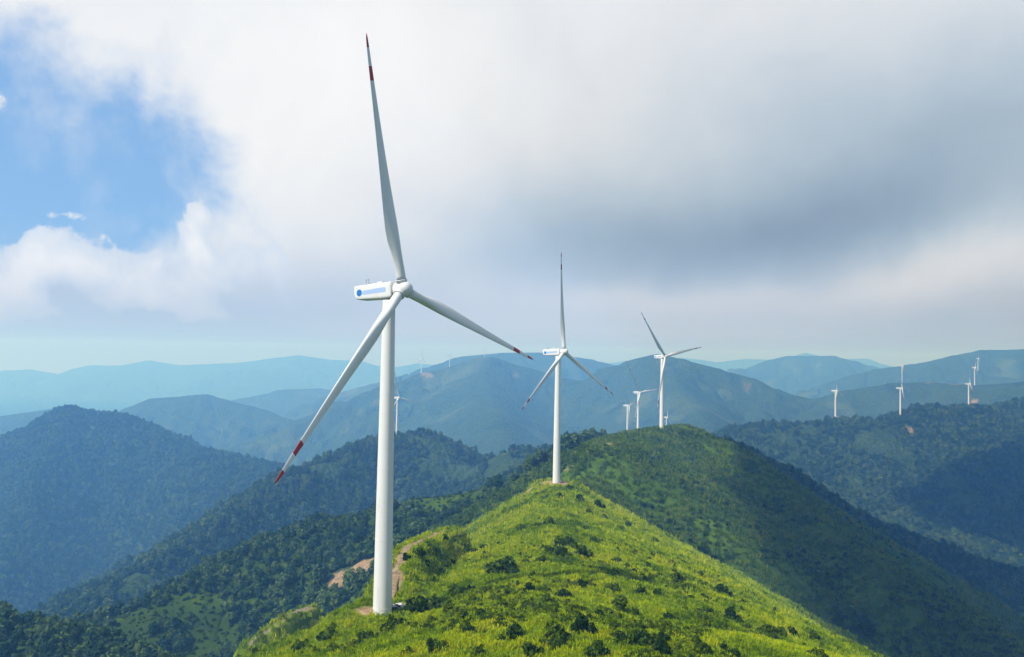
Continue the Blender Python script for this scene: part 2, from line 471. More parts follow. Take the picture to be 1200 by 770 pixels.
nx = np.zeros(X.shape + (3,))
dXr, dYr, dHr = np.gradient(X, axis=0), np.gradient(Y, axis=0), np.gradient(H, axis=0)
dXa, dYa, dHa = np.gradient(X, axis=1), np.gradient(Y, axis=1), np.gradient(H, axis=1)
va = np.stack([dXa, dYa, dHa], -1); vr = np.stack([dXr, dYr, dHr], -1)
nrm = np.cross(va, vr)
nrm /= np.linalg.norm(nrm, axis=-1, keepdims=True) + 1e-9
nrm[nrm[..., 2] < 0] *= -1

# ------------------------------------------------------------------ ground materials
def ground_mat(name, kind, dull=1.0):
    mt, t, b = new_mat(name)
    geo = t.new('ShaderNodeNewGeometry')
    pos = geo.outputs['Position']
    if kind == 'grass':
        big = t.noise(pos, .018, 4, .6)
        mid = t.noise(pos, .11, 5, .6, .4)
        sm = t.noise(pos, .8, 4, .7)
        c = t.ramp(mid, [(.3, (.085, .135, .004)), (.5, (.150, .215, .005)), (.66, (.225, .28, .007))])
        c = t.mix(t.sstep(big, .42, .62), c, t.ramp(sm, [(.3, (.055, .095, .006)), (.7, (.150, .205, .009))]))
        c = t.mix(t.sstep(sm, .45, .75), c, (.045, .08, .010), 'MIX')
        bump = t.noise(pos, .9, 6, .7)
        bd, bs = .8, .6
    else:
        big = t.noise(pos, .0022, 5, .6, .3)
        mid = t.noise(pos, .03, 5, .65)
        vo = t.new('ShaderNodeTexVoronoi', feature='F1')
        t.put(vo.inputs['Vector'], pos)
        vo.inputs['Scale'].default_value = .11
        c = t.ramp(mid, [(.3, (.018, .040, .014)), (.55, (.032, .062, .018)), (.75, (.055, .085, .022))])
        c = t.mix(t.sstep(big, .58, .75), c, (.060, .088, .022))
        if kind == 'upland':
            c = t.mix(t.sstep(t.noise(pos, .0032, 6, .62, .5), .52, .68), c, (.075, .105, .032))
            c = t.mix(t.sstep(t.noise(pos, .006, 6, .65), .55, .7), c, (.012, .03, .012))
        c = t.mix(t.m('MULTIPLY', t.m('SUBTRACT', vo.outputs['Color'], .5), 0.6), c, (.07, .10, .03))
        bump = t.m('SUBTRACT', 1.0, vo.outputs['Distance'])
        bump = t.m('MULTIPLY_ADD', t.noise(pos, .05, 6, .65), 2.0, bump)
        bd, bs = 6.0, .9
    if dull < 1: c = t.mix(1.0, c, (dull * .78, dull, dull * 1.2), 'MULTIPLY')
    at = t.new('ShaderNodeAttribute', attribute_name='bare')
    earth = t.ramp(t.noise(pos, .35, 5, .6), [(.3, (.20, .125, .07)), (.6, (.38, .27, .165)), (.8, (.50, .39, .26))])
    c = t.mix(at.outputs['Fac'], c, earth)
    t.l.new(c, b.inputs['Base Color'])
    bn = t.new('ShaderNodeBump')
    bn.inputs['Strength'].default_value = bs
    bn.inputs['Distance'].default_value = bd
    t.l.new(bump, bn.inputs['Height'])
    t.l.new(bn.outputs[0], b.inputs['Normal'])
    return mt

M_GRASS = ground_mat('grassland', 'grass')
M_GRASS_SHADE = ground_mat('shade_toned_grassland', 'grass', .62)  # duller grassland for the peak, part of its shade mixed into the colour
M_WOOD = ground_mat('woodland_floor', 'wood')
M_UP = ground_mat('upland', 'upland')
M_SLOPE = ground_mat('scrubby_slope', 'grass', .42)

REGINFO = {
    'near': ('grassy_hill', 'bright green grassy hilltop carrying the nearest turbine', 'hill'),
    'peak': ('grassy_hill', 'shaded grassy peak with dark shrubs behind the second turbine', 'hill'),
    'spur': ('forested_hill', 'dark wooded spur running down right behind the shaded grassy peak', 'hill'),
    'flank': ('forested_hill', 'dark green wooded spur just behind the nearest turbine tower', 'hill'),
    'corner': ('forested_hill', 'small dark wooded slope in the bottom left corner', 'hill'),
    'knoll': ('forested_hill', 'blue green wooded hill with one small turbine on its top', 'hill'),
    'west': ('mountain', 'steep blue wooded mountain with a double peak on the left', 'mountain'),
    'range': ('mountain', 'paler blue ridges behind the steep double peaked mountain', 'mountain'),
    'far': ('mountain', 'faintest mountain range fading into haze along the horizon', 'mountain'),
    'massif': ('mountain', 'broad hazy blue mountain filling the middle distance behind the turbines', 'mountain'),
    'back': ('mountain', 'pale flat topped mountains showing behind the broad middle mountain', 'mountain'),
    'east': ('mountain', 'long hazy mountain rising toward the right edge', 'mountain'),
    'shoulder': ('forested_hill', 'deep blue shaded hill on the right carrying three small turbines', 'hill'),
    'valley': ('terrain', 'low wooded valley floor and outlying hills between the ridges', 'terrain'),
}

def np_mesh(name, co_, faces, smooth=True):
    me = bpy.data.meshes.new(name)
    n, fcount = len(co_), len(faces)
    me.vertices.add(n)
    me.vertices.foreach_set('co', np.ascontiguousarray(co_, np.float32).ravel())
    me.loops.add(fcount * 4)
    me.loops.foreach_set('vertex_index', np.ascontiguousarray(faces, np.int32).ravel())
    me.polygons.add(fcount)
    me.polygons.foreach_set('loop_start', np.arange(0, fcount * 4, 4, dtype=np.int32))
    me.polygons.foreach_set('use_smooth', np.full(fcount, smooth))
    me.update(calc_edges=True)
    return me

VCO = np.stack([X, Y, H], -1).reshape(-1, 3)
VN = nrm.reshape(-1, 3)
idx = np.arange(NR * NA).reshape(NR, NA)
nxt = np.roll(idx, -1, axis=1)
FACES = np.stack([idx[:-1], nxt[:-1], nxt[1:], idx[1:]], -1).reshape(-1, 4)
FREG = REG[:-1].reshape(-1)
for k, nm in enumerate(NAMES):
    fs = FACES[FREG == k]
    if len(fs) == 0: continue
    used, inv = np.unique(fs.ravel(), return_inverse=True)
    name, label, cat = REGINFO[nm]
    me = np_mesh(name, VCO[used], inv.reshape(-1, 4))
    me.normals_split_custom_set_from_vertices(VN[used])
    a = me.attributes.new('bare', 'FLOAT', 'POINT')
    a.data.foreach_set('value', BARE.reshape(-1)[used].astype(np.float32))
    me.materials.append(M_GRASS if nm == 'near' else M_SLOPE if nm == 'flank' else M_GRASS_SHADE if nm == 'peak' else M_UP if nm in ('massif', 'east', 'back', 'range') else M_WOOD)
    o = bpy.data.objects.new(name, me)
    COL.objects.link(o)
    tag(o, label, cat, kind='structure')

# ------------------------------------------------------------------ dirt tracks
def track(name, path, half, label, mat):
    vs, fs = [], []
    prof = np.array([-1, -.72, -.5, -.25, 0, .25, .5, .72, 1]) * half
    dz = np.array([-.25, .02, -.06, .05, .09, .05, -.06, .02, -.25]) + .16
    tan = np.gradient(path[:, :2], axis=0)
    tan /= np.linalg.norm(tan, axis=1, keepdims=True)
    for i, p in enumerate(path):
        nx_ = np.array([-tan[i, 1], tan[i, 0]])
        wob = 1 + .12 * math.sin(i * .7) + .08 * math.sin(i * 1.9)
        for q, z in zip(prof, dz):
            vs.append((p[0] + nx_[0] * q * wob, p[1] + nx_[1] * q * wob, p[2] + z))
    m_ = len(prof)
    for i in range(len(path) - 1):
        for j in range(m_ - 1):
            fs.append((i * m_ + j + 1, i * m_ + j, (i + 1) * m_ + j, (i + 1) * m_ + j + 1))
    me = np_mesh(name, np.array(vs), np.array(fs))
    me.materials.append(mat)
    o = bpy.data.objects.new(name, me)
    COL.objects.link(o)
    return tag(o, label, 'track', kind='structure')

M_DIRT, t, b = new_mat('dirt')
geo = t.new('ShaderNodeNewGeometry')
c = t.ramp(t.noise(geo.outputs['Position'], .5, 6, .65), [(.3, (.16, .105, .055)), (.55, (.30, .22, .135)), (.75, (.40, .31, .20))])
t.l.new(c, b.inputs['Base Color'])
M_GRAVEL, t, b = new_mat('gravel')
geo = t.new('ShaderNodeNewGeometry')
c = t.ramp(t.noise(geo.outputs['Position'], .5, 6, .65), [(.3, (.13, .11, .085)), (.55, (.23, .205, .165)), (.75, (.32, .29, .24))])
t.l.new(c, b.inputs['Base Color'])
track('dirt_track', TRACK, 1.35, 'pale dirt track climbing from the nearest turbine along the grassy ridge', M_DIRT)
track('gravel_road', LOWER, .9, 'grey gravel road cut into the slope below left of the nearest turbine', M_GRAVEL)

# ------------------------------------------------------------------ foliage pieces
def leaf_mat(name, stops, transl=.25, nscale=.25, vary=.45, low=0, island=.45):
    mt, t, b = new_mat(name, .75)
    geo = t.new('ShaderNodeNewGeometry')
    oi = t.new('ShaderNodeObjectInfo')
    n = t.noise(geo.outputs['Position'], nscale, 5, .7)
    n = t.m('MULTIPLY_ADD', t.m('SUBTRACT', n, .5), 1.5, .5)
    f = t.m('MULTIPLY_ADD', t.m('SUBTRACT', oi.outputs['Random'], .5), vary, n)
    f = t.m('MULTIPLY_ADD', t.m('SUBTRACT', geo.outputs['Random Per Island'], .5), island, f)
    if low: f = t.m('MULTIPLY_ADD', t.m('SUBTRACT', t.noise(geo.outputs['Position'], .03, 4, .6, .4), .5), low, f)
    c = t.ramp(f, stops)
    t.l.new(c, b.inputs['Base Color'])
    if transl:
        out = mt.node_tree.nodes['Material Output']
        tr = t.new('ShaderNodeBsdfTranslucent')
        t.l.new(c, tr.inputs['Color'])
        mx = t.new('ShaderNodeMixShader')
        mx.inputs[0].default_value = transl
        t.l.new(b.outputs[0], mx.inputs[1])
        t.l.new(tr.outputs[0], mx.inputs[2])
        t.l.new(mx.outputs[0], out.inputs['Surface'])
    return mt

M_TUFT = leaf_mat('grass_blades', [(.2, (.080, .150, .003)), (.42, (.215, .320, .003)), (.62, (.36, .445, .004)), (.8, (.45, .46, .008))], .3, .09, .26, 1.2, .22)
M_TUFT_SHADE = leaf_mat('shade_toned_blades', [(.22, (.045, .092, .004)), (.45, (.085, .155, .006)), (.62, (.13, .20, .008)), (.8, (.18, .22, .012))], .3, .03)  # peak tufts: duller green, darkened in colour to stand in for shade
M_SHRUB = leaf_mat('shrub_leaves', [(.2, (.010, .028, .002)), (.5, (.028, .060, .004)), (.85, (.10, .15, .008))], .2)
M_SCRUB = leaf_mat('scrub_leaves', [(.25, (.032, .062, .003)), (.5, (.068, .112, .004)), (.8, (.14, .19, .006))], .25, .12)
M_CROWN = leaf_mat('tree_leaves', [(.25, (.014, .038, .015)), (.5, (.028, .064, .021)), (.8, (.075, .120, .028))], 0, .012, .75)

PROTO = bpy.data.collections.new('prototypes')

def leafy_mesh(name, rnd, lobes, n, size, flat=.8, stem=True, mat=None):
    """a bush: leaf sprays spread through the volume of several lobes, on short stems"""
    vs, fs = [], []
    for _ in range(n):
        c, r = lobes[rnd.integers(len(lobes))]
        d = rnd.normal(size=3); d /= np.linalg.norm(d)
        rr_ = r * (0.45 + 0.6 * rnd.random() ** .6)
        p = np.array(c) + d * rr_ * np.array([1, 1, flat])
        if p[2] < 0: p[2] = abs(p[2]) * .3
        nrm_ = d + rnd.normal(size=3) * .5 + np.array([0, 0, .35])
        nrm_ /= np.linalg.norm(nrm_)
        a = np.cross(nrm_, rnd.normal(size=3)); a /= np.linalg.norm(a)
        b_ = np.cross(nrm_, a)
        s = size * rnd.uniform(.6, 1.35)
        k = len(vs)
        vs += [p - a * s, p + b_ * s * .55 - nrm_ * s * .15, p + a * s, p - b_ * s * .55 - nrm_ * s * .15]
        fs.append((k, k + 1, k + 2, k + 3))
    if stem:
        for c, r in lobes:
            k = len(vs)
            c = np.array(c)
            for q in range(4):
                an = q * math.pi / 2
                vs.append(np.array([math.cos(an) * .09 + c[0] * .2, math.sin(an) * .09 + c[1] * .2, -.5]))
            for q in range(4):
                an = q * math.pi / 2
                vs.append(np.array([c[0] + math.cos(an) * .03, c[1] + math.sin(an) * .03, c[2] + r * .3]))
            for q in range(4):
                fs.append((k + q, k + (q + 1) % 4, k + 4 + (q + 1) % 4, k + 4 + q))
    me = np_mesh(name, np.array(vs), np.array(fs), False)
    if mat: me.materials.append(mat)
    return me

def shrub_mesh(seed, wide=1.0, mat=None, n=900, size=.15):
    """about 2 m across and 1.4 m high at scale one"""
    rnd = np.random.default_rng(seed)
    lobes = []
    for k in range(rnd.integers(6, 11)):
        an = rnd.uniform(0, 6.28); q = rnd.uniform(.05, .8)
        r = rnd.uniform(.2, .5) * (1.1 - .4 * q)
        lobes.append(((math.cos(an) * q * wide, math.sin(an) * q, r * .75 + rnd.uniform(0, .85) * (1 - q)), r))
    return leafy_mesh('shrub', rnd, lobes, n, size, .85, True, mat)

def tuft_mesh(seed, mat):
    rnd = np.random.default_rng(seed)
    vs, fs = [], []
    for _ in range(26):
        an = rnd.uniform(0, 6.28); q = rnd.uniform(0, .75)
        bx_, by_ = math.cos(an) * q, math.sin(an) * q
        hh = rnd.uniform(.35, .95) * (1.1 - .4 * q)
        ld = rnd.uniform(0, 6.28); le = rnd.uniform(.1, .5)
        wd = rnd.uniform(.05, .11)
        pa = rnd.uniform(0, 6.28)
        ex, ey = math.cos(pa) * wd, math.sin(pa) * wd
        k = len(vs)
        vs += [(bx_ - ex, by_ - ey, -.1), (bx_ + ex, by_ + ey, -.1), (bx_ + ex * .7 + math.cos(ld) * le, by_ + ey * .7 + math.sin(ld) * le, hh), (bx_ - ex * .7 + math.cos(ld) * le, by_ - ey * .7 + math.sin(ld) * le, hh * .94)]
        fs.append((k, k + 1, k + 2, k + 3))
    me = np_mesh('grass_tuft', np.array(vs), np.array(fs), False)
    me.materials.append(mat)
    return me

def crown_mesh(seed, tall):
    """forest tree: a lumpy crown over a tapered trunk, unit radius about one"""
    rnd = np.random.default_rng(seed)
    lobes = []
    for k in range(7):
        an = rnd.uniform(0, 6.28); q = rnd.uniform(.15, .62)
        lobes.append(((math.cos(an) * q, math.sin(an) * q, tall * (.75 + rnd.uniform(-.25, .4) * (1 - q))), rnd.uniform(.35, .55)))
    lobes.append(((0, 0, tall * 1.15), .5))
    me = leafy_mesh('forest_tree', rnd, lobes, 330, .24, 1.0, False, M_CROWN)
    return me

def proto(me):
    o = bpy.data.objects.new(me.name, me)
    PROTO_SETS[-1].objects.link(o)
    return o

PROTO_SETS = []
def proto_set(name, meshes):
    c_ = bpy.data.collections.new(name)
    PROTO_SETS.append(c_)
    for me in meshes: proto(me)
    return c_

PS_TUFT = proto_set('grass_tufts', [tuft_mesh(100 + k, M_TUFT) for k in range(6)])
PS_TUFT_SHADE = proto_set('shade_toned_tufts', [tuft_mesh(150 + k, M_TUFT_SHADE) for k in range(5)])
PS_SCRUB = proto_set('scrub', [shrub_mesh(200 + k, 1.3, M_SCRUB, 300, .2) for k in range(5)])
PS_BUSH = proto_set('bushes', [shrub_mesh(300 + k, 1.2, M_SHRUB, 420, .19) for k in range(5)])
PS_TREE = proto_set('trees', [crown_mesh(400 + k, 1.1 + .14 * k) for k in range(6)])

def scatter(name, p, scale, coll, label, cat):
    me = bpy.data.meshes.new(name)
    me.vertices.add(len(p))
    me.vertices.foreach_set('co', np.ascontiguousarray(p, np.float32).ravel())
    a = me.attributes.new('size', 'FLOAT', 'POINT')
    a.data.foreach_set('value', np.asarray(scale, np.float32))
    o = bpy.data.objects.new(name, me)
    COL.objects.link(o)
    g = bpy.data.node_groups.new(name, 'GeometryNodeTree')
    g.interface.new_socket('Geometry', in_out='INPUT', socket_type='NodeSocketGeometry')
    g.interface.new_socket('Geometry', in_out='OUTPUT', socket_type='NodeSocketGeometry')
    n = g.nodes
    gi, go = n.new('NodeGroupInput'), n.new('NodeGroupOutput')
    ip = n.new('GeometryNodeInstanceOnPoints')
    ci = n.new('GeometryNodeCollectionInfo')
    ci.inputs['Collection'].default_value = coll
    ci.inputs['Separate Children'].default_value = True
    ci.inputs['Reset Children'].default_value = True
    ip.inputs['Pick Instance'].default_value = True
    na = n.new('GeometryNodeInputNamedAttribute'); na.data_type = 'FLOAT'
    na.inputs['Name'].default_value = 'size'
    rv = n.new('FunctionNodeRandomValue'); rv.data_type = 'FLOAT_VECTOR'
    rv.inputs[0].default_value = (-.12, -.12, 0); rv.inputs[1].default_value = (.12, .12, 6.283)
    ri = n.new('FunctionNodeRandomValue'); ri.data_type = 'INT'
    ints = [s for s in ri.inputs if s.type == 'INT']
    ints[0].default_value = 0; ints[1].default_value = len(coll.objects) - 1
    iout = [s for s in ri.outputs if s.type == 'INT'][0]
    l = g.links
    l.new(gi.outputs[0], ip.inputs['Points'])
    l.new(ci.outputs[0], ip.inputs['Instance'])
    l.new(iout, ip.inputs['Instance Index'])
    l.new(rv.outputs[0], ip.inputs['Rotation'])
    sc_out = [s for s in na.outputs if s.type == 'VALUE'][0]
    l.new(sc_out, ip.inputs['Scale'])
    l.new(ip.outputs[0], go.inputs[0])
    md = o.modifiers.new('scatter', 'NODES')
    md.node_group = g
    return tag(o, label, cat, kind='stuff')

# sampling of the ground: cells of the sheet, weighted by true area
cellA = np.abs(np.gradient(R_, axis=0) * R_ * np.gradient(A_, axis=1))
INFRAME = np.abs(np.degrees(A_)) < 36.0
rid = REG

def sample(mask, spacing_fn, cap):
    """random ground points where mask holds, one per spacing(r)^2"""
    e = np.where(mask, cellA / spacing_fn(R_) ** 2, 0)
    n = e.sum()
    if n > cap: e *= cap / n
    cnt = rng.poisson(e)
    ii, jj = np.nonzero(cnt)
    rep = cnt[ii, jj]
    ii, jj = np.repeat(ii, rep), np.repeat(jj, rep)
    u, v = rng.random(len(ii)) - .5, rng.random(len(ii)) - .5
    i2, j2 = np.clip(ii + u, 0, NR - 1.001), np.clip(jj + v, 0, NA - 1.001)
    i0, j0 = i2.astype(int), j2.astype(int)
    fi, fj = i2 - i0, j2 - j0
    def bl(Z): return (Z[i0, j0] * (1 - fj) + Z[i0, j0 + 1] * fj) * (1 - fi) + (Z[i0 + 1, j0] * (1 - fj) + Z[i0 + 1, j0 + 1] * fj) * fi
    return np.stack([bl(X), bl(Y), bl(H)], 1), bl(BARE)

isn = lambda *a: np.isin(REG, [NAMES.index(q) for q in a])
vis = SEEN & INFRAME
# grass on the two open hills
g1, bare = sample(vis & isn('near') & (R_ < 900), lambda r: np.clip(r / 170, .82, 4), 75000)
g1 = g1[bare < .35]
rr1 = np.hypot(g1[:, 0], g1[:, 1])
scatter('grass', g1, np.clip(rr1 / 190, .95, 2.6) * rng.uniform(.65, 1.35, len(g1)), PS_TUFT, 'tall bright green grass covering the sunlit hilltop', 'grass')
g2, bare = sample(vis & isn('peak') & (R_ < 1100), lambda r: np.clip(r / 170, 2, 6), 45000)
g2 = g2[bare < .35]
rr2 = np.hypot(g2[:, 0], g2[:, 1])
scatter('grass', g2, np.clip(rr2 / 210, 1.2, 4.0) * rng.uniform(.6, 1.3, len(g2)), PS_TUFT_SHADE, 'dull green grass, colour darkened for shade, covering the shaded peak', 'grass')
# low scrub in drifts
clump = fbm(X / 27, Y / 27, 31, 4, .6)
s1, bare = sample(vis & isn('near') & (R_ < 600) & (clump > 0.06), lambda r: np.clip(r / 110, 1.25, 4.0), 22000)
s1 = s1[bare < .15]
scatter('undergrowth', s1 - [0, 0, .15], rng.uniform(.45, 1.0, len(s1)) * rng.choice([1, 1, 1.7], len(s1)), PS_SCRUB, 'mid green scrub growing in drifts through the sunlit grass', 'undergrowth')
clump2 = fbm(X / 60, Y / 60, 33, 4, .6)
gully = isn('peak', 'flank') & (R_ < 1200)
s2, bare = sample(vis & isn('peak') & (clump2 > .02), lambda r: np.clip(r / 130, 4, 8), 7000)
s2 = s2[bare < .15]
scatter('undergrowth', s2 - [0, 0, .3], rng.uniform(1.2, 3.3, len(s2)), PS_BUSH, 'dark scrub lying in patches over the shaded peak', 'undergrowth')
# woods
def wood(names, spacing, size, cap, label, extra=None):
    mk = vis & isn(*names)
    if extra is not None: mk &= extra
    p, bare = sample(mk, spacing, cap)
    p = p[bare < .3]
    s = size * np.clip(np.exp(rng.normal(-.06, .3, len(p))), .5, 1.75)
    scatter('forest', p - np.array([0, 0, .35]) * s[:, None] * 0.6, s, PS_TREE, label, 'forest')
open_patch = fbm(X / 130, Y / 130, 61, 4, .55)
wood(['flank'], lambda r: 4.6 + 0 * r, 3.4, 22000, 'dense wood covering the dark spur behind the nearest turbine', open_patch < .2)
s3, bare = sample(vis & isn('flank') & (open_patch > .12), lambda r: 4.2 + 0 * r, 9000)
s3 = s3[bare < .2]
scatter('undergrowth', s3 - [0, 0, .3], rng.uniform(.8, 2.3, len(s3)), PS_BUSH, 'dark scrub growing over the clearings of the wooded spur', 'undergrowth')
wood(['corner'], lambda r: 4.4 + 0 * r, 3.2, 9000, 'dark wood in the bottom left corner')
wood(['spur'], lambda r: 5.5 + 0 * r, 4.2, 16000, 'dark wood on the spur right of the shaded peak')
wood(['knoll'], lambda r: 6.0 + 0 * r, 4.8, 30000, 'wood covering the blue green hill with one small turbine', open_patch < .4)
wood(['valley'], lambda r: 9 + r / 700, 6.5, 30000, 'wood filling the valley floors')
wood(['west'], lambda r: 6.6 + 0 * r, 5.0, 60000, 'wood covering the steep double peaked mountain on the left')
wood(['shoulder'], lambda r: 7.5 + 0 * r, 5.2, 40000, 'wood covering the shaded hill with three small turbines', open_patch < .22)

# ------------------------------------------------------------------ shrubs, each its own thing
SH = [shrub_mesh(500 + k, [1.0, 1.25, 1.5, .9, 1.1, 1.35, 1.0, 1.2][k], M_SHRUB, 620, .165) for k in range(8)]
SHS = [shrub_mesh(600 + k, [1.0, 1.3, 1.1, .9][k], M_SHRUB, 500, .17) for k in range(4)]
shrub_spots = [  # direction seen from the camera, width in the same pixels
    (662, 635, 26), (682, 648, 20), (655, 646, 22), (634, 656, 18), (590, 661, 30), (575, 668, 20), (682, 683, 20), (662, 696, 18), (722, 656, 14), (752, 693, 17), (772, 696, 16),
    (791, 676, 17), (820, 673, 12), (842, 690, 20), (829, 717, 17), (857, 722, 18), (785, 723, 14), (729, 711, 25), (745, 745, 34), (777, 748, 20), (680, 736, 26), (647, 743, 28), (605, 741, 28),
    (717, 688, 17), (641, 703, 14), (742, 671, 10), (697, 633, 12), (630, 616, 14), (612, 620, 14), (645, 613, 14), (682, 618, 12), (707, 606, 10), (735, 616, 11), (767, 633, 10),
    (490, 648, 20), (521, 631, 12), (476, 653, 12), (550, 646, 18), (568, 641, 13), (496, 707, 30), (480, 712, 20), (510, 705, 13), (533, 691, 20), (517, 755, 22), (430, 746, 24), (564, 718, 20),
    (385, 743, 22), (415, 691, 15), (430, 677, 13), (589, 582, 16), (900, 738, 24), (952, 746, 17), (927, 741, 14), (870, 706, 12), (810, 700, 12), (700, 720, 15), (620, 690, 13), (545, 735, 18),
    (458, 733, 20), (350, 757, 18), (620, 763, 24), (700, 764, 26), (820, 757, 20), (860, 765, 22), (480, 764, 20), (560, 762, 18), (960, 767, 18), (655, 580, 14), (668, 572, 12), (680, 585, 14), (700, 592, 14), (690, 600, 12)]
cands = []
for px, py, wpx in shrub_spots:
    g_ = ground(px, py + wpx * .3)
    if g_ is None: continue
    cands.append((g_, wpx * g_[1] / F / 1.9, 'spot', wpx))
    if wpx >= 18:           # thickets: smaller companions crowd round the big ones
        for _ in range(rng.integers(1, 4)):
            an = rng.uniform(0, 6.28); q = wpx * g_[1] / F * rng.uniform(.5, 1.0)
            cx_, cy_ = g_[0] + math.cos(an) * q, g_[1] + math.sin(an) * q
            hz, _ = height(np.array([cx_]), np.array([cy_]))
            cands.append((np.array([cx_, cy_, float(hz[0])]), wpx * g_[1] / F / 1.9 * rng.uniform(.35, .75), 'spot', wpx))
n_big = len(cands)
q1, bare = sample(vis & isn('near') & (R_ < 620) & (clump > -.12), lambda r: 21 + 0 * r, 70)
for p, bb in zip(q1, bare):
    if bb < .1: cands.append((p, float(rng.uniform(.65, 1.3)), 'near', 10))
q2, bare = sample(vis & isn('peak') & (clump2 > -.1), lambda r: 17 + 0 * r, 330)
for p, bb in zip(q2, bare):
    if bb < .1: cands.append((p, float(rng.uniform(1.3, 3.0)), 'peak', 10))
fwidth = []
for c_ in cands:
    px, py = proj(c_[0])
    sz = c_[1] * 2.3 * F / c_[0][1]
    fwidth.append((sz if -10 < px < 1210 and py < 785 else 0, px, py))
order = sorted(range(len(cands)), key=lambda k: -fwidth[k][0])
rest = []

def shrub_label(px, py, sz, where):
    if where == 'peak':
        if py < 540: return 'small dark shrub near the crest of the shaded peak', 'shrubs near the crest of the shaded peak'
        if px < 800: return 'dark shrub on the shaded slope behind the sunlit hill', 'shrubs on the shaded slope behind the sunlit hill'
        if px < 950: return 'dark shrub in the middle of the shaded grassy slope', 'shrubs in the middle of the shaded slope'
        return 'dark shrub low on the far right of the shaded slope', 'shrubs low on the right of the shaded slope'
    size = 'large' if sz > 23 else 'middling' if sz > 15 else 'small'
    if px < 470: return size + ' dark shrub on the sunlit slope left of the nearest tower', size + ' shrubs left of the nearest tower'
    if px < 580: return size + ' dark shrub just right of the nearest tower base', size + ' shrubs right of the nearest tower'
    if py < 625: return size + ' dark shrub high on the sunlit hill near the second turbine', size + ' shrubs near the second turbine'
    if px < 710: return size + ' dark shrub amid the middle of the sunlit hilltop', size + ' shrubs amid the sunlit hilltop'
    return size + ' rounded dark shrub on the right side of the sunlit hill', size + ' shrubs on the right of the sunlit hill'

named = {}
for rank, k in enumerate(order):
    p, s, where, wpx = cands[k]
    sz, px, py = fwidth[k]
    if sz <= 0 or rank >= 290:
        rest.append((p, s)); continue
    me = SH[k % len(SH)] if where != 'peak' else SHS[k % len(SHS)]
    o = bpy.data.objects.new('shrub', me)
    o.location = (p[0], p[1], p[2] - .12 * s)
    o.rotation_euler = (0, 0, rng.uniform(0, 6.28))
    o.scale = (s, s * rng.uniform(.85, 1.15), s * rng.uniform(1.0, 1.35))
    COL.objects.link(o)
    lb, gp = shrub_label(px, py, sz, 'peak' if where == 'peak' else 'near')
    tag(o, lb, 'shrub', gp)
    if where != 'peak': named.setdefault(gp, []).append((o, px, py, sz))
# the ones at the ends of each little population can be told apart from the rest
for gp, lst in named.items():
    base_ = gp.replace('shrubs', 'shrub')
    taken = set()
    for word, key in (('widest of the', lambda q: -q[3]), ('leftmost of the', lambda q: q[1]), ('rightmost of the', lambda q: -q[1]), ('uppermost of the', lambda q: q[2]), ('lowest of the', lambda q: -q[2])):
        o_ = sorted(lst, key=key)[0][0]
        if o_.name in taken: continue
        taken.add(o_.name)
        o_['label'] = word + ' ' + gp.replace('shrubs', 'dark shrubs')
if len(rest):
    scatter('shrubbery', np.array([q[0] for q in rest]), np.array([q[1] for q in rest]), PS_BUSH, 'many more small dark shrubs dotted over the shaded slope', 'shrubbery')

# ------------------------------------------------------------------ wind turbines
M_WHITE, t, b = new_mat('white_paint', .42)
b.inputs['Specular IOR Level'].default_value = .5
tcn = t.new('ShaderNodeTexCoord')
mp = t.new('ShaderNodeMapping')
mp.inputs['Scale'].default_value = (1, 1, .12)
t.l.new(tcn.outputs['Object'], mp.inputs['Vector'])
st = t.noise(mp.outputs[0], 1.3, 6, .7)
sp2 = t.noise(tcn.outputs['Object'], .35, 5, .6)
c = t.mix(t.sstep(st, .52, .85), (.68, .68, .67), (.50, .50, .47))
c = t.mix(t.m('MULTIPLY', t.sstep(sp2, .58, .75), .3), c, (.70, .69, .66))
t.l.new(c, b.inputs['Base Color'])
M_RED, t, b = new_mat('red_paint', .45)
b.inputs['Base Color'].default_value = (.42, .05, .045, 1)
M_GREY, t, b = new_mat('grey_metal', .5)
b.inputs['Base Color'].default_value = (.30, .31, .33, 1)
M_BLUE, t, b = new_mat('blue_emblem', .5)
b.inputs['Base Color'].default_value = (.03, .17, .50, 1)
M_PALE, t, b = new_mat('pale_blue_lettering', .5)
b.inputs['Base Color'].default_value = (.34, .46, .70, 1)
M_CONC, t, b = new_mat('concrete', .85)
tcn = t.new('ShaderNodeTexCoord')
c = t.ramp(t.noise(tcn.outputs['Object'], .8, 6, .65), [(.3, (.46, .45, .43)), (.7, (.64, .63, .60))])
t.l.new(c, b.inputs['Base Color'])

HUB_H, OVER = 78.6, 4.3
TILT = Matrix.Rotation(R(-3.5), 4, 'Y')
BLADE_L = 60.0

def rings_mesh(name, rings, mats, mat_of=None, cap=True, smooth=True):
    """skin a list of equal rings"""
    n = len(rings[0])
    vs = np.array([v for r_ in rings for v in r_], float)
    me = bpy.data.meshes.new(name)
    fs, mi = [], []
    for i in range(len(rings) - 1):
        for j in range(n):
            fs.append((i * n + j, i * n + (j + 1) % n, (i + 1) * n + (j + 1) % n, (i + 1) * n + j))
            mi.append(mat_of(i) if mat_of else 0)
    if cap:
        fs.append(tuple(range(n))[::-1]); mi.append(mat_of(0) if mat_of else 0)
        fs.append(tuple((len(rings) - 1) * n + j for j in range(n))); mi.append(mat_of(len(rings) - 2) if mat_of else 0)
    me.from_pydata([tuple(v) for v in vs], [], fs)
    me.polygons.foreach_set('use_smooth', np.full(len(fs), smooth))
    me.polygons.foreach_set('material_index', np.array(mi, np.int32))
    for m_ in mats: me.materials.append(m_)
    me.update()
    return me

def circle(r, z, n=40, cx=0, cy=0):
    return [(cx + r * math.cos(6.28318 * k / n), cy + r * math.sin(6.28318 * k / n), z) for k in range(n)]

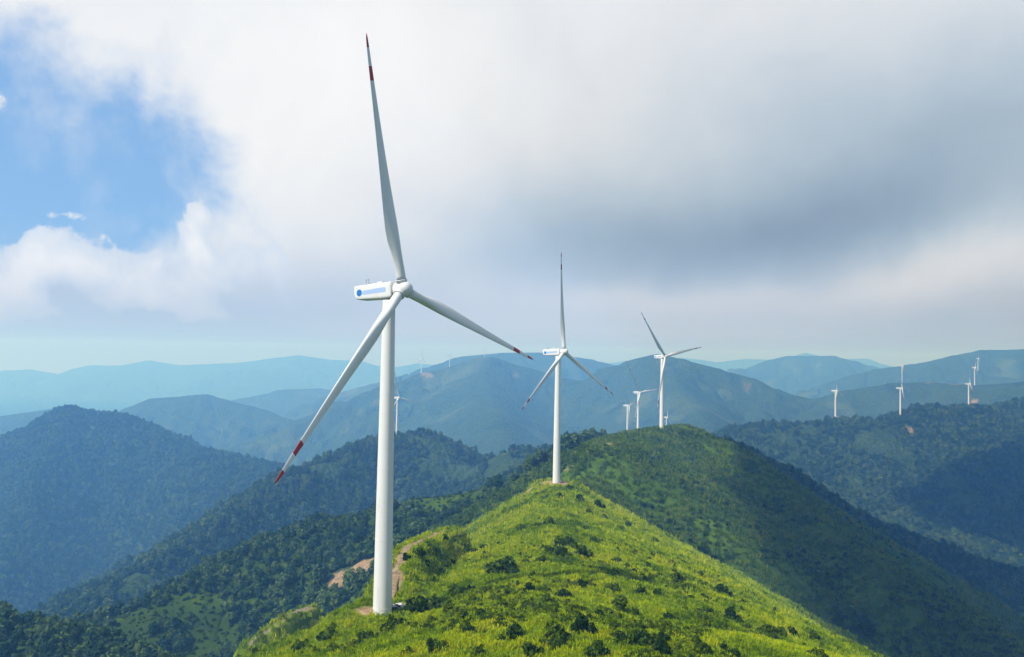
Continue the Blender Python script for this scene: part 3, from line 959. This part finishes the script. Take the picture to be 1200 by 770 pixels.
# tower, with the slight steps of its flanged sections
def tower_mesh():
    rings = []
    H0 = HUB_H - 2.35
    rad_ = lambda z: 2.28 - (2.28 - 1.52) * (z / H0) ** 1.1
    zs = [-3.0, 0]
    for z in np.linspace(0, H0, 30)[1:]: zs.append(z)
    for z in zs: rings.append(circle(rad_(max(z, 0)), z, 48))
    me = rings_mesh('tower', rings, [M_WHITE])
    me.polygons[len(me.polygons) - 1].use_smooth = False
    return me

def flange_mesh():
    bm = bmesh.new()
    H0 = HUB_H - 2.35
    for f in (.02, .235, .46, .70, .985):
        z = H0 * f
        r = 2.28 - .76 * f ** 1.1
        a = [bm.verts.new(v) for v in circle(r - .05, z - .09, 48)]
        b_ = [bm.verts.new(v) for v in circle(r + .035, z - .07, 48)]
        c_ = [bm.verts.new(v) for v in circle(r + .035, z + .07, 48)]
        d_ = [bm.verts.new(v) for v in circle(r - .05, z + .09, 48)]
        for p_, q_ in ((a, b_), (b_, c_), (c_, d_)):
            for j in range(48):
                bm.faces.new((p_[j], p_[(j + 1) % 48], q_[(j + 1) % 48], q_[j]))
    me = bpy.data.meshes.new('flange')
    bm.to_mesh(me); bm.free()
    me.materials.append(M_WHITE)
    return me

def box_bm(bm, cx, cy, cz, sx, sy, sz, bev=0.0):
    r_ = bmesh.ops.create_cube(bm, size=1)
    for v in r_['verts']:
        v.co = Vector((cx + v.co.x * sx, cy + v.co.y * sy, cz + v.co.z * sz))
    if bev:
        es = list({e for v in r_['verts'] for e in v.link_edges})
        bmesh.ops.bevel(bm, geom=es, offset=bev, segments=2, affect='EDGES')

def bm_mesh(name, bm, mat, smooth=False):
    me = bpy.data.meshes.new(name)
    bm.normal_update()
    bm.to_mesh(me); bm.free()
    me.materials.append(mat)
    if smooth: me.polygons.foreach_set('use_smooth', np.full(len(me.polygons), True))
    return me

def door_mesh():
    bm = bmesh.new()
    box_bm(bm, 2.24, 0, 2.6, .22, 1.0, 2.2, .05)      # steel door leaf with its frame
    box_bm(bm, 2.33, 0, 2.6, .10, .8, 1.95, .03)
    box_bm(bm, 2.9, 0, 1.38, 1.3, 1.5, .12)           # landing
    for k in range(6): box_bm(bm, 3.65 + k * .28, 0, 1.2 - k * .21, .26, 1.1, .05)
    for s in (-1, 1):
        box_bm(bm, 2.95, s * .72, 2.3, 1.2, .05, .05)
        for q in (2.4, 3.5): box_bm(bm, q, s * .72, 1.85, .05, .05, .95)
        for k in range(1): box_bm(bm, 4.3, s * .56, .65, 1.7, .05, .14)
    return bm_mesh('entrance', bm, M_GREY)

def nacelle_mesh():
    # rounded box section swept from the rear plate to the bearing ring; x forward
    st_ = [(-10.25, 1.20, 1.70, .2), (-10.2, 1.45, 1.86, -.25), (-9.85, 1.65, 1.95, -.95), (-9.3, 1.80, 1.98, -1.5), (-8.2, 1.86, 2.0, -1.72), (-4, 1.88, 2.02, -1.9), (-1, 1.88, 2.02, -2.0), (0.9, 1.86, 2.02, -2.0), (1.7, 1.80, 1.96, -1.9), (1.95, 1.66, 1.82, -1.75)]
    rings = []
    for x, hw, zt, zb in st_:
        r_ = []
        zc, hh = (zt + zb) / 2, (zt - zb) / 2
        for k in range(40):
            a = 6.28318 * (k + .5) / 40
            e = .27
            y = hw * math.copysign(abs(math.cos(a)) ** e, math.cos(a))
            z = zc + hh * math.copysign(abs(math.sin(a)) ** e, math.sin(a))
            r_.append((x, y, z))
        rings.append(r_)
    return rings_mesh('nacelle', rings, [M_WHITE])

def sensor_mesh():
    bm = bmesh.new()
    box_bm(bm, -7.0, 0, 2.12, 1.5, .9, .16, .04)
    for dx in (-.42, .42):
        box_bm(bm, -7.0 + dx, 0, 2.75, .09, .09, 1.3)
        box_bm(bm, -7.0 + dx, 0, 3.48, .34, .2, .2, .05)
    box_bm(bm, -7.0, 0, 3.2, .9, .07, .07)
    box_bm(bm, -6.35, .2, 2.5, .05, .05, .8)
    return bm_mesh('wind_sensor', bm, M_GREY)

def hatch_mesh():
    bm = bmesh.new()
    box_bm(bm, -2.6, 0, 2.24, 1.7, 1.3, .5, .12)
    box_bm(bm, -4.6, 0, 2.12, 1.1, 1.0, .2, .06)
    box_bm(bm, .6, 0, 2.12, .7, 1.1, .2, .06)
    return bm_mesh('roof_hatch', bm, M_WHITE)

def emblem_meshes(side):
    """round blue emblem and the pale blurred-looking band of lettering, on one side plate"""
    y = side * 1.895
    bm = bmesh.new()
    v = [bm.verts.new((-8.15 + .86 * math.cos(q * 6.28318 / 28), y, .05 + .86 * math.sin(q * 6.28318 / 28))) for q in range(28)]
    v2 = [bm.verts.new((w_.co.x, side * 1.80, w_.co.z)) for w_ in v]
    bm.faces.new(v if side < 0 else v[::-1])
    for q in range(28): bm.faces.new((v[q], v[(q + 1) % 28], v2[(q + 1) % 28], v2[q]))
    e = bm_mesh('emblem', bm, M_BLUE)
    bm = bmesh.new()
    # characters too blurred to read in the photograph: one soft edged band
    pr = [(-7.1, -.45), (-6.8, -.56), (-4.4, -.60), (-2.4, -.52), (.2, -.50), (.4, -.2), (.38, .55), (-.1, .68), (-2.6, .62), (-4.8, .50), (-6.8, .46), (-7.15, .2)]
    v = [bm.verts.new((x, y, z + .05)) for x, z in pr]
    v2 = [bm.verts.new((x, side * 1.80, z + .05)) for x, z in pr]
    bm.faces.new(v if side < 0 else v[::-1])
    for q in range(len(v)): bm.faces.new((v[q], v[(q + 1) % len(v)], v2[(q + 1) % len(v)], v2[q]))
    return e, bm_mesh('lettering', bm, M_PALE)

def bearing_mesh():
    rings = []
    for x, r in ((1.8, 1.55), (1.8, 1.66), (2.25, 1.66), (2.25, 1.5)):
        rings.append([(x, r * math.cos(6.28318 * k / 40), r * math.sin(6.28318 * k / 40)) for k in range(40)])
    return rings_mesh('bearing_ring', rings, [M_GREY], smooth=False)

def hub_mesh():
    # spinner: a drum with a domed nose and three blade collars
    prof = [(-2.0, 1.45), (-1.9, 1.72), (-1.2, 1.92), (0, 1.98), (.9, 1.9), (1.6, 1.66), (2.15, 1.25), (2.45, .75), (2.56, .25), (2.58, .02)]
    bm = bmesh.new()
    rg = []
    for x, r in prof:
        rg.append([bm.verts.new((x, r * math.cos(6.28318 * k / 40), r * math.sin(6.28318 * k / 40))) for k in range(40)])
    for a, b_ in zip(rg[:-1], rg[1:]):
        for k in range(40): bm.faces.new((a[k], a[(k + 1) % 40], b_[(k + 1) % 40], b_[k]))
    bm.faces.new(rg[-1]); bm.faces.new(rg[0][::-1])
    for q in range(3):
        an = q * 2 * math.pi / 3
        Mx = Matrix.Rotation(-an, 4, 'X')
        cr = []
        for r, z in ((1.36, .6), (1.36, 2.12), (1.44, 2.15), (1.44, 2.32), (1.30, 2.36)):
            cr.append([bm.verts.new(Mx @ Vector((r * math.cos(6.28318 * k / 32), r * math.sin(6.28318 * k / 32), z))) for k in range(32)])
        for a, b_ in zip(cr[:-1], cr[1:]):
            for k in range(32): bm.faces.new((a[k], a[(k + 1) % 32], b_[(k + 1) % 32], b_[k]))
    return bm_mesh('hub', bm, M_WHITE, True)

def blade_mesh(n_sec=64, n_pt=28):
    rings, ss = [], []
    cuts = [.815, .872, .945]
    ss = sorted(set(list(np.linspace(0, 1, n_sec)) + cuts))
    for s in ss:
        z = 2.3 + s * (BLADE_L - 2.3)
        chord = np.interp(s, [0, .04, .10, .16, .22, .30, .45, .6, .75, .9, .96, .99, 1], [2.3, 2.3, 2.75, 3.45, 3.75, 3.5, 2.75, 2.1, 1.55, 1.02, .78, .5, .16])
        th = np.interp(s, [0, .04, .10, .16, .22, .30, .45, .6, .8, 1], [1, 1, .80, .55, .40, .31, .25, .21, .18, .16])
        circ = np.interp(s, [0, .04, .18], [1, 1, 0]) ** 1.5
        tw = R(np.interp(s, [0, .15, .3, .5, .75, 1], [14, 13, 8, 4, 1, -1]) + 3)
        pre = 1.2 * s ** 2 + math.tan(R(1.5)) * z
        sweep = -.35 * max(0, s - .5) ** 2
        r_ = []
        for k in range(n_pt):
            a = 6.28318 * k / n_pt
            cx_, cy_ = 1.15 * math.cos(a), 1.15 * math.sin(a)
            # aerofoil: leading edge at +y
            u = .5 * (1 + math.cos(a))           # 1 at the leading edge
            xa = 1 - u
            yt = 5 * th * (.2969 * math.sqrt(xa) - .126 * xa - .3516 * xa ** 2 + .2843 * xa ** 3 - .1036 * xa ** 4) * chord
            ay = (u - .68) * chord
            ax = math.copysign(yt, math.sin(a)) + .03 * chord * math.sin(math.pi * xa)
            y_ = cx_ * circ + ay * (1 - circ)
            x_ = cy_ * circ + ax * (1 - circ)
            yy = y_ * math.cos(tw) - x_ * math.sin(tw)
            xx = y_ * math.sin(tw) + x_ * math.cos(tw)
            r_.append((xx + pre, yy + sweep, z))
        rings.append(r_)
    def mo(i):
        mid = (ss[i] + ss[i + 1]) / 2
        return 1 if (.815 < mid < .872) or mid > .945 else 0
    return rings_mesh('blade', rings, [M_WHITE, M_RED], mo)

ME = dict(tower=tower_mesh(), flange=flange_mesh(), entrance=door_mesh(), nacelle=nacelle_mesh(), sensor=sensor_mesh(), hatch=hatch_mesh(), ring=bearing_mesh(), hub=hub_mesh(), blade=blade_mesh())
ME['em_l'], ME['le_l'] = emblem_meshes(-1)
ME['em_r'], ME['le_r'] = emblem_meshes(1)

def part(name, me, parent, mat=None):
    o = bpy.data.objects.new(name, me)
    COL.objects.link(o)
    o.parent = parent
    if mat is not None: o.matrix_local = mat
    return o

def turbine(base, yaw, phase, label, scale=1.0, detail=2, group='wind turbines standing along the ridges'):
    root = bpy.data.objects.new('wind_turbine', None)
    COL.objects.link(root)
    root.location = Vector(base)
    root.rotation_euler = (0, 0, R(yaw))
    root.scale = (scale,) * 3
    tag(root, label, 'wind turbine', group)
    tw = part('tower', ME['tower'], root)
    hubM = Matrix.Translation((0, 0, HUB_H)) @ TILT
    na = part('nacelle', ME['nacelle'], root, hubM)
    if detail > 0:
        part('flange', ME['flange'], tw)
        part('wind_sensor', ME['sensor'], na)
        part('emblem', ME['em_l'], na); part('lettering', ME['le_l'], na)
    if detail > 1:
        part('entrance', ME['entrance'], tw, Matrix.Rotation(R(60), 4, 'Z'))
        part('roof_hatch', ME['hatch'], na)
        part('bearing_ring', ME['ring'], na)
    rotM = hubM @ Matrix.Translation((OVER, 0, 0))
    part('hub', ME['hub'], root, rotM @ Matrix.Rotation(-R(phase), 4, 'X'))
    for q in range(3):
        part('blade', ME['blade'], root, rotM @ Matrix.Rotation(-R(phase + 120 * q), 4, 'X'))
    return root

turbine(T1, -31.5, -13.5, 'tallest and nearest white turbine, red banded blades, on the sunlit hilltop')
turbine(T2 + np.array([0, 0, 0]), -36, -3, 'second nearest white turbine, one blade straight up, beside the dark peak')

def by_hub(px, py, d, scale=1.0):
    """foot of the turbine whose hub is seen in that direction at that distance"""
    p = P(px, py, d)
    return p - np.array([0, 0, HUB_H * scale])

small = [  # hub direction, distance, scale, yaw, phase, label
    (776, 418, 880, 1.04, -51, -40.5, 'white turbine on top of the shaded peak with one blade hanging down', 1),
    (748, 457, 1400, .98, -47, -35, 'white turbine just left of the peak, one blade tilted up left', 1),
    (735.5, 467, 1650, .9, -25, 85, 'lower white turbine standing left behind the peak, its blade level', 1),
    (781, 489, 2700, .95, -30, 10, 'tiny turbine whose hub just clears the peak beside the tall tower', 0),
    (466, 458, 1600, 1.0, -36, -14, 'white turbine alone on the wooded hill right of the nearest tower', 1),
    (979, 455, 2060, 1.0, -36, -12, 'leftmost of three white turbines on the blue right hand hill', 1),
    (1055, 455, 2080, .98, -25, 3, 'middle of three white turbines on the blue right hand hill', 1),
    (1135, 447, 2200, .85, -25, 6, 'right of three white turbines on the blue right hand hill', 1),
    (1057, 423, 3560, .95, -30, 2, 'faint turbine above the middle one on the far right ridge', 0),
    (1142, 430, 3450, .98, -30, 5, 'faint turbine just right above the third on the far right ridge', 0),
    (1146, 420, 4700, .9, -30, -5, 'faintest turbine high on the long mountain at the right', 0),
    (494, 419, 4150, .95, -30, 0, 'faint turbine standing by the bare scar on the broad mountain', 0),
    (527, 416, 4500, .8, -30, 30, 'faint turbine between the bare scar and the mountain summit', 0),
    (568, 410, 4300, .7, -30, 50, 'faint turbine on the summit of the broad hazy mountain', 0),
]
for px, py, d, s, yaw, ph, lb, det in small:
    # slide along the line of sight, keeping its apparent size, to where its foot meets the ground
    kk = np.linspace(.88, 1.12, 97)
    ff = np.array([by_hub(px, py, d * k, s * k) for k in kk])
    hz, _ = height(ff[:, 0], ff[:, 1])
    kb = kk[np.argmin(np.abs(ff[:, 2] - hz) + 60 * np.abs(kk - 1))]
    d, s = d * kb, s * kb
    bpos = by_hub(px, py, d, s)
    hz, _ = height(np.array([bpos[0]]), np.array([bpos[1]]))
    print('turbine', px, py, 'foot', round(bpos[2], 1), 'ground', round(float(hz[0]), 1))
    if bpos[2] > hz[0] + .5:      # stands on the ground there: longer skirt of the foundation
        bpos[2] = float(hz[0]) + .2
    turbine(bpos, yaw, ph, lb, s, det)

# concrete pad beside the nearest tower
bm = bmesh.new()
pc = P(463, 705, 199)
hz, _ = height(np.array([pc[0]]), np.array([pc[1]]))
box_bm(bm, 0, 0, 0, 5.6, 3.6, .7, .04)
box_bm(bm, .6, .3, .42, 2.2, 1.5, .14, .02)
o = bpy.data.objects.new('concrete_pad', bm_mesh('concrete_pad', bm, M_CONC))
o.location = (pc[0], pc[1], float(hz[0]) + .1)
o.rotation_euler = (0, 0, R(20))
COL.objects.link(o)
tag(o, 'pale concrete pad beside the foot of the nearest turbine', 'concrete pad')

# ------------------------------------------------------------------ clouds overhead and haze
def volume_mat(name, color, dens, aniso, absorb):
    mt = bpy.data.materials.new(name)
    mt.use_nodes = True
    n = mt.node_tree.nodes
    n.remove(n['Principled BSDF'])
    pv = n.new('ShaderNodeVolumePrincipled')
    pv.inputs['Color'].default_value = (*color, 1)
    pv.inputs['Absorption Color'].default_value = (*absorb, 1)
    pv.inputs['Density'].default_value = dens
    pv.inputs['Anisotropy'].default_value = aniso
    mt.node_tree.links.new(pv.outputs[0], n['Material Output'].inputs['Volume'])
    return mt

M_CLOUD = volume_mat('cloud', (1, 1, 1), .040, .3, (1, 1, 1))
CLOUD_Z = 1500.0

def cloud(gx, gy, gz, rx, ry, rot, label, seed, thick=150):
    """a flat based cloud whose shade falls round the ground point"""
    k = (CLOUD_Z - gz) / to_sun[2]
    c_ = np.array([gx, gy, gz]) + to_sun * k
    bm = bmesh.new()
    bmesh.ops.create_icosphere(bm, subdivisions=5, radius=1)
    cr, sr_ = math.cos(R(rot)), math.sin(R(rot))
    cc = np.array([v.co[:] for v in bm.verts])
    nn = fbm(cc[:, 0] * 1.6 + seed, cc[:, 1] * 1.6 - seed, seed, 4)
    for v, n_ in zip(bm.verts, nn):
        x, y, z = v.co
        n_ = float(n_)
        f = 1 + .22 * n_
        zz = z * thick * (1.0 if z > 0 else .35) * (1 + .5 * n_)
        xx, yy = x * rx * f, y * ry * f
        v.co = (xx * cr - yy * sr_, xx * sr_ + yy * cr, zz)
    o = bpy.data.objects.new('cloud', bm_mesh('cloud', bm, M_CLOUD, True))
    o.location = c_
    COL.objects.link(o)
    return tag(o, label, 'cloud', kind='stuff')

cloud(490, 700, -160, 265, 380, -15, 'cloud drifting above the shaded peak', 1)
cloud(1650, 1720, -300, 720, 430, 0, 'cloud drifting above the right hand hills', 2)
cloud(-520, 400, -200, 190, 90, 0, 'cloud drifting above the lower left slope', 4, 110)
cloud(60, -95, -55, 260, 120, 0, 'added unseen cloud dimming the haze close to the camera', 8, 90)  # added out of view to shade the air in front of the camera
cloud(2480, 2250, -300, 780, 480, 0, 'cloud drifting above the far right slope', 9)
cloud(720, 1250, -300, 330, 230, 0, 'cloud drifting above the dark spur', 5)

M_HAZE = volume_mat('haze', (.155, .42, 1.0), .00026, 0.1, (1, 1, 1))
bm = bmesh.new()
ZT = 120.0
zb = LOWEST - 1
k_ = np.unravel_index(H.argmax(), H.shape); print("HIGHEST", H.max(), X[k_], Y[k_], NAMES[REG[k_]])
ZT = max(ZT, H.max() + 20)
box_bm(bm, 0, 0, (ZT + zb) / 2, 32100, 32100, ZT - zb)
o = bpy.data.objects.new('haze', bm_mesh('haze', bm, M_HAZE))
COL.objects.link(o)
tag(o, 'thin blue haze filling the air between the mountains', 'haze', kind='stuff')

# ------------------------------------------------------------------ render settings
sc.view_settings.view_transform = 'Standard'
sc.view_settings.look = 'None'
sc.view_settings.gamma = 1
sc.view_settings.exposure = 0.2
sc.view_settings.use_curve_mapping = False
cy = sc.cycles
cy.use_denoising = True
cy.max_bounces = 6
cy.diffuse_bounces = 2
cy.glossy_bounces = 2
cy.volume_bounces = 4
cy.transparent_max_bounces = 8
cy.sample_clamp_indirect = 4
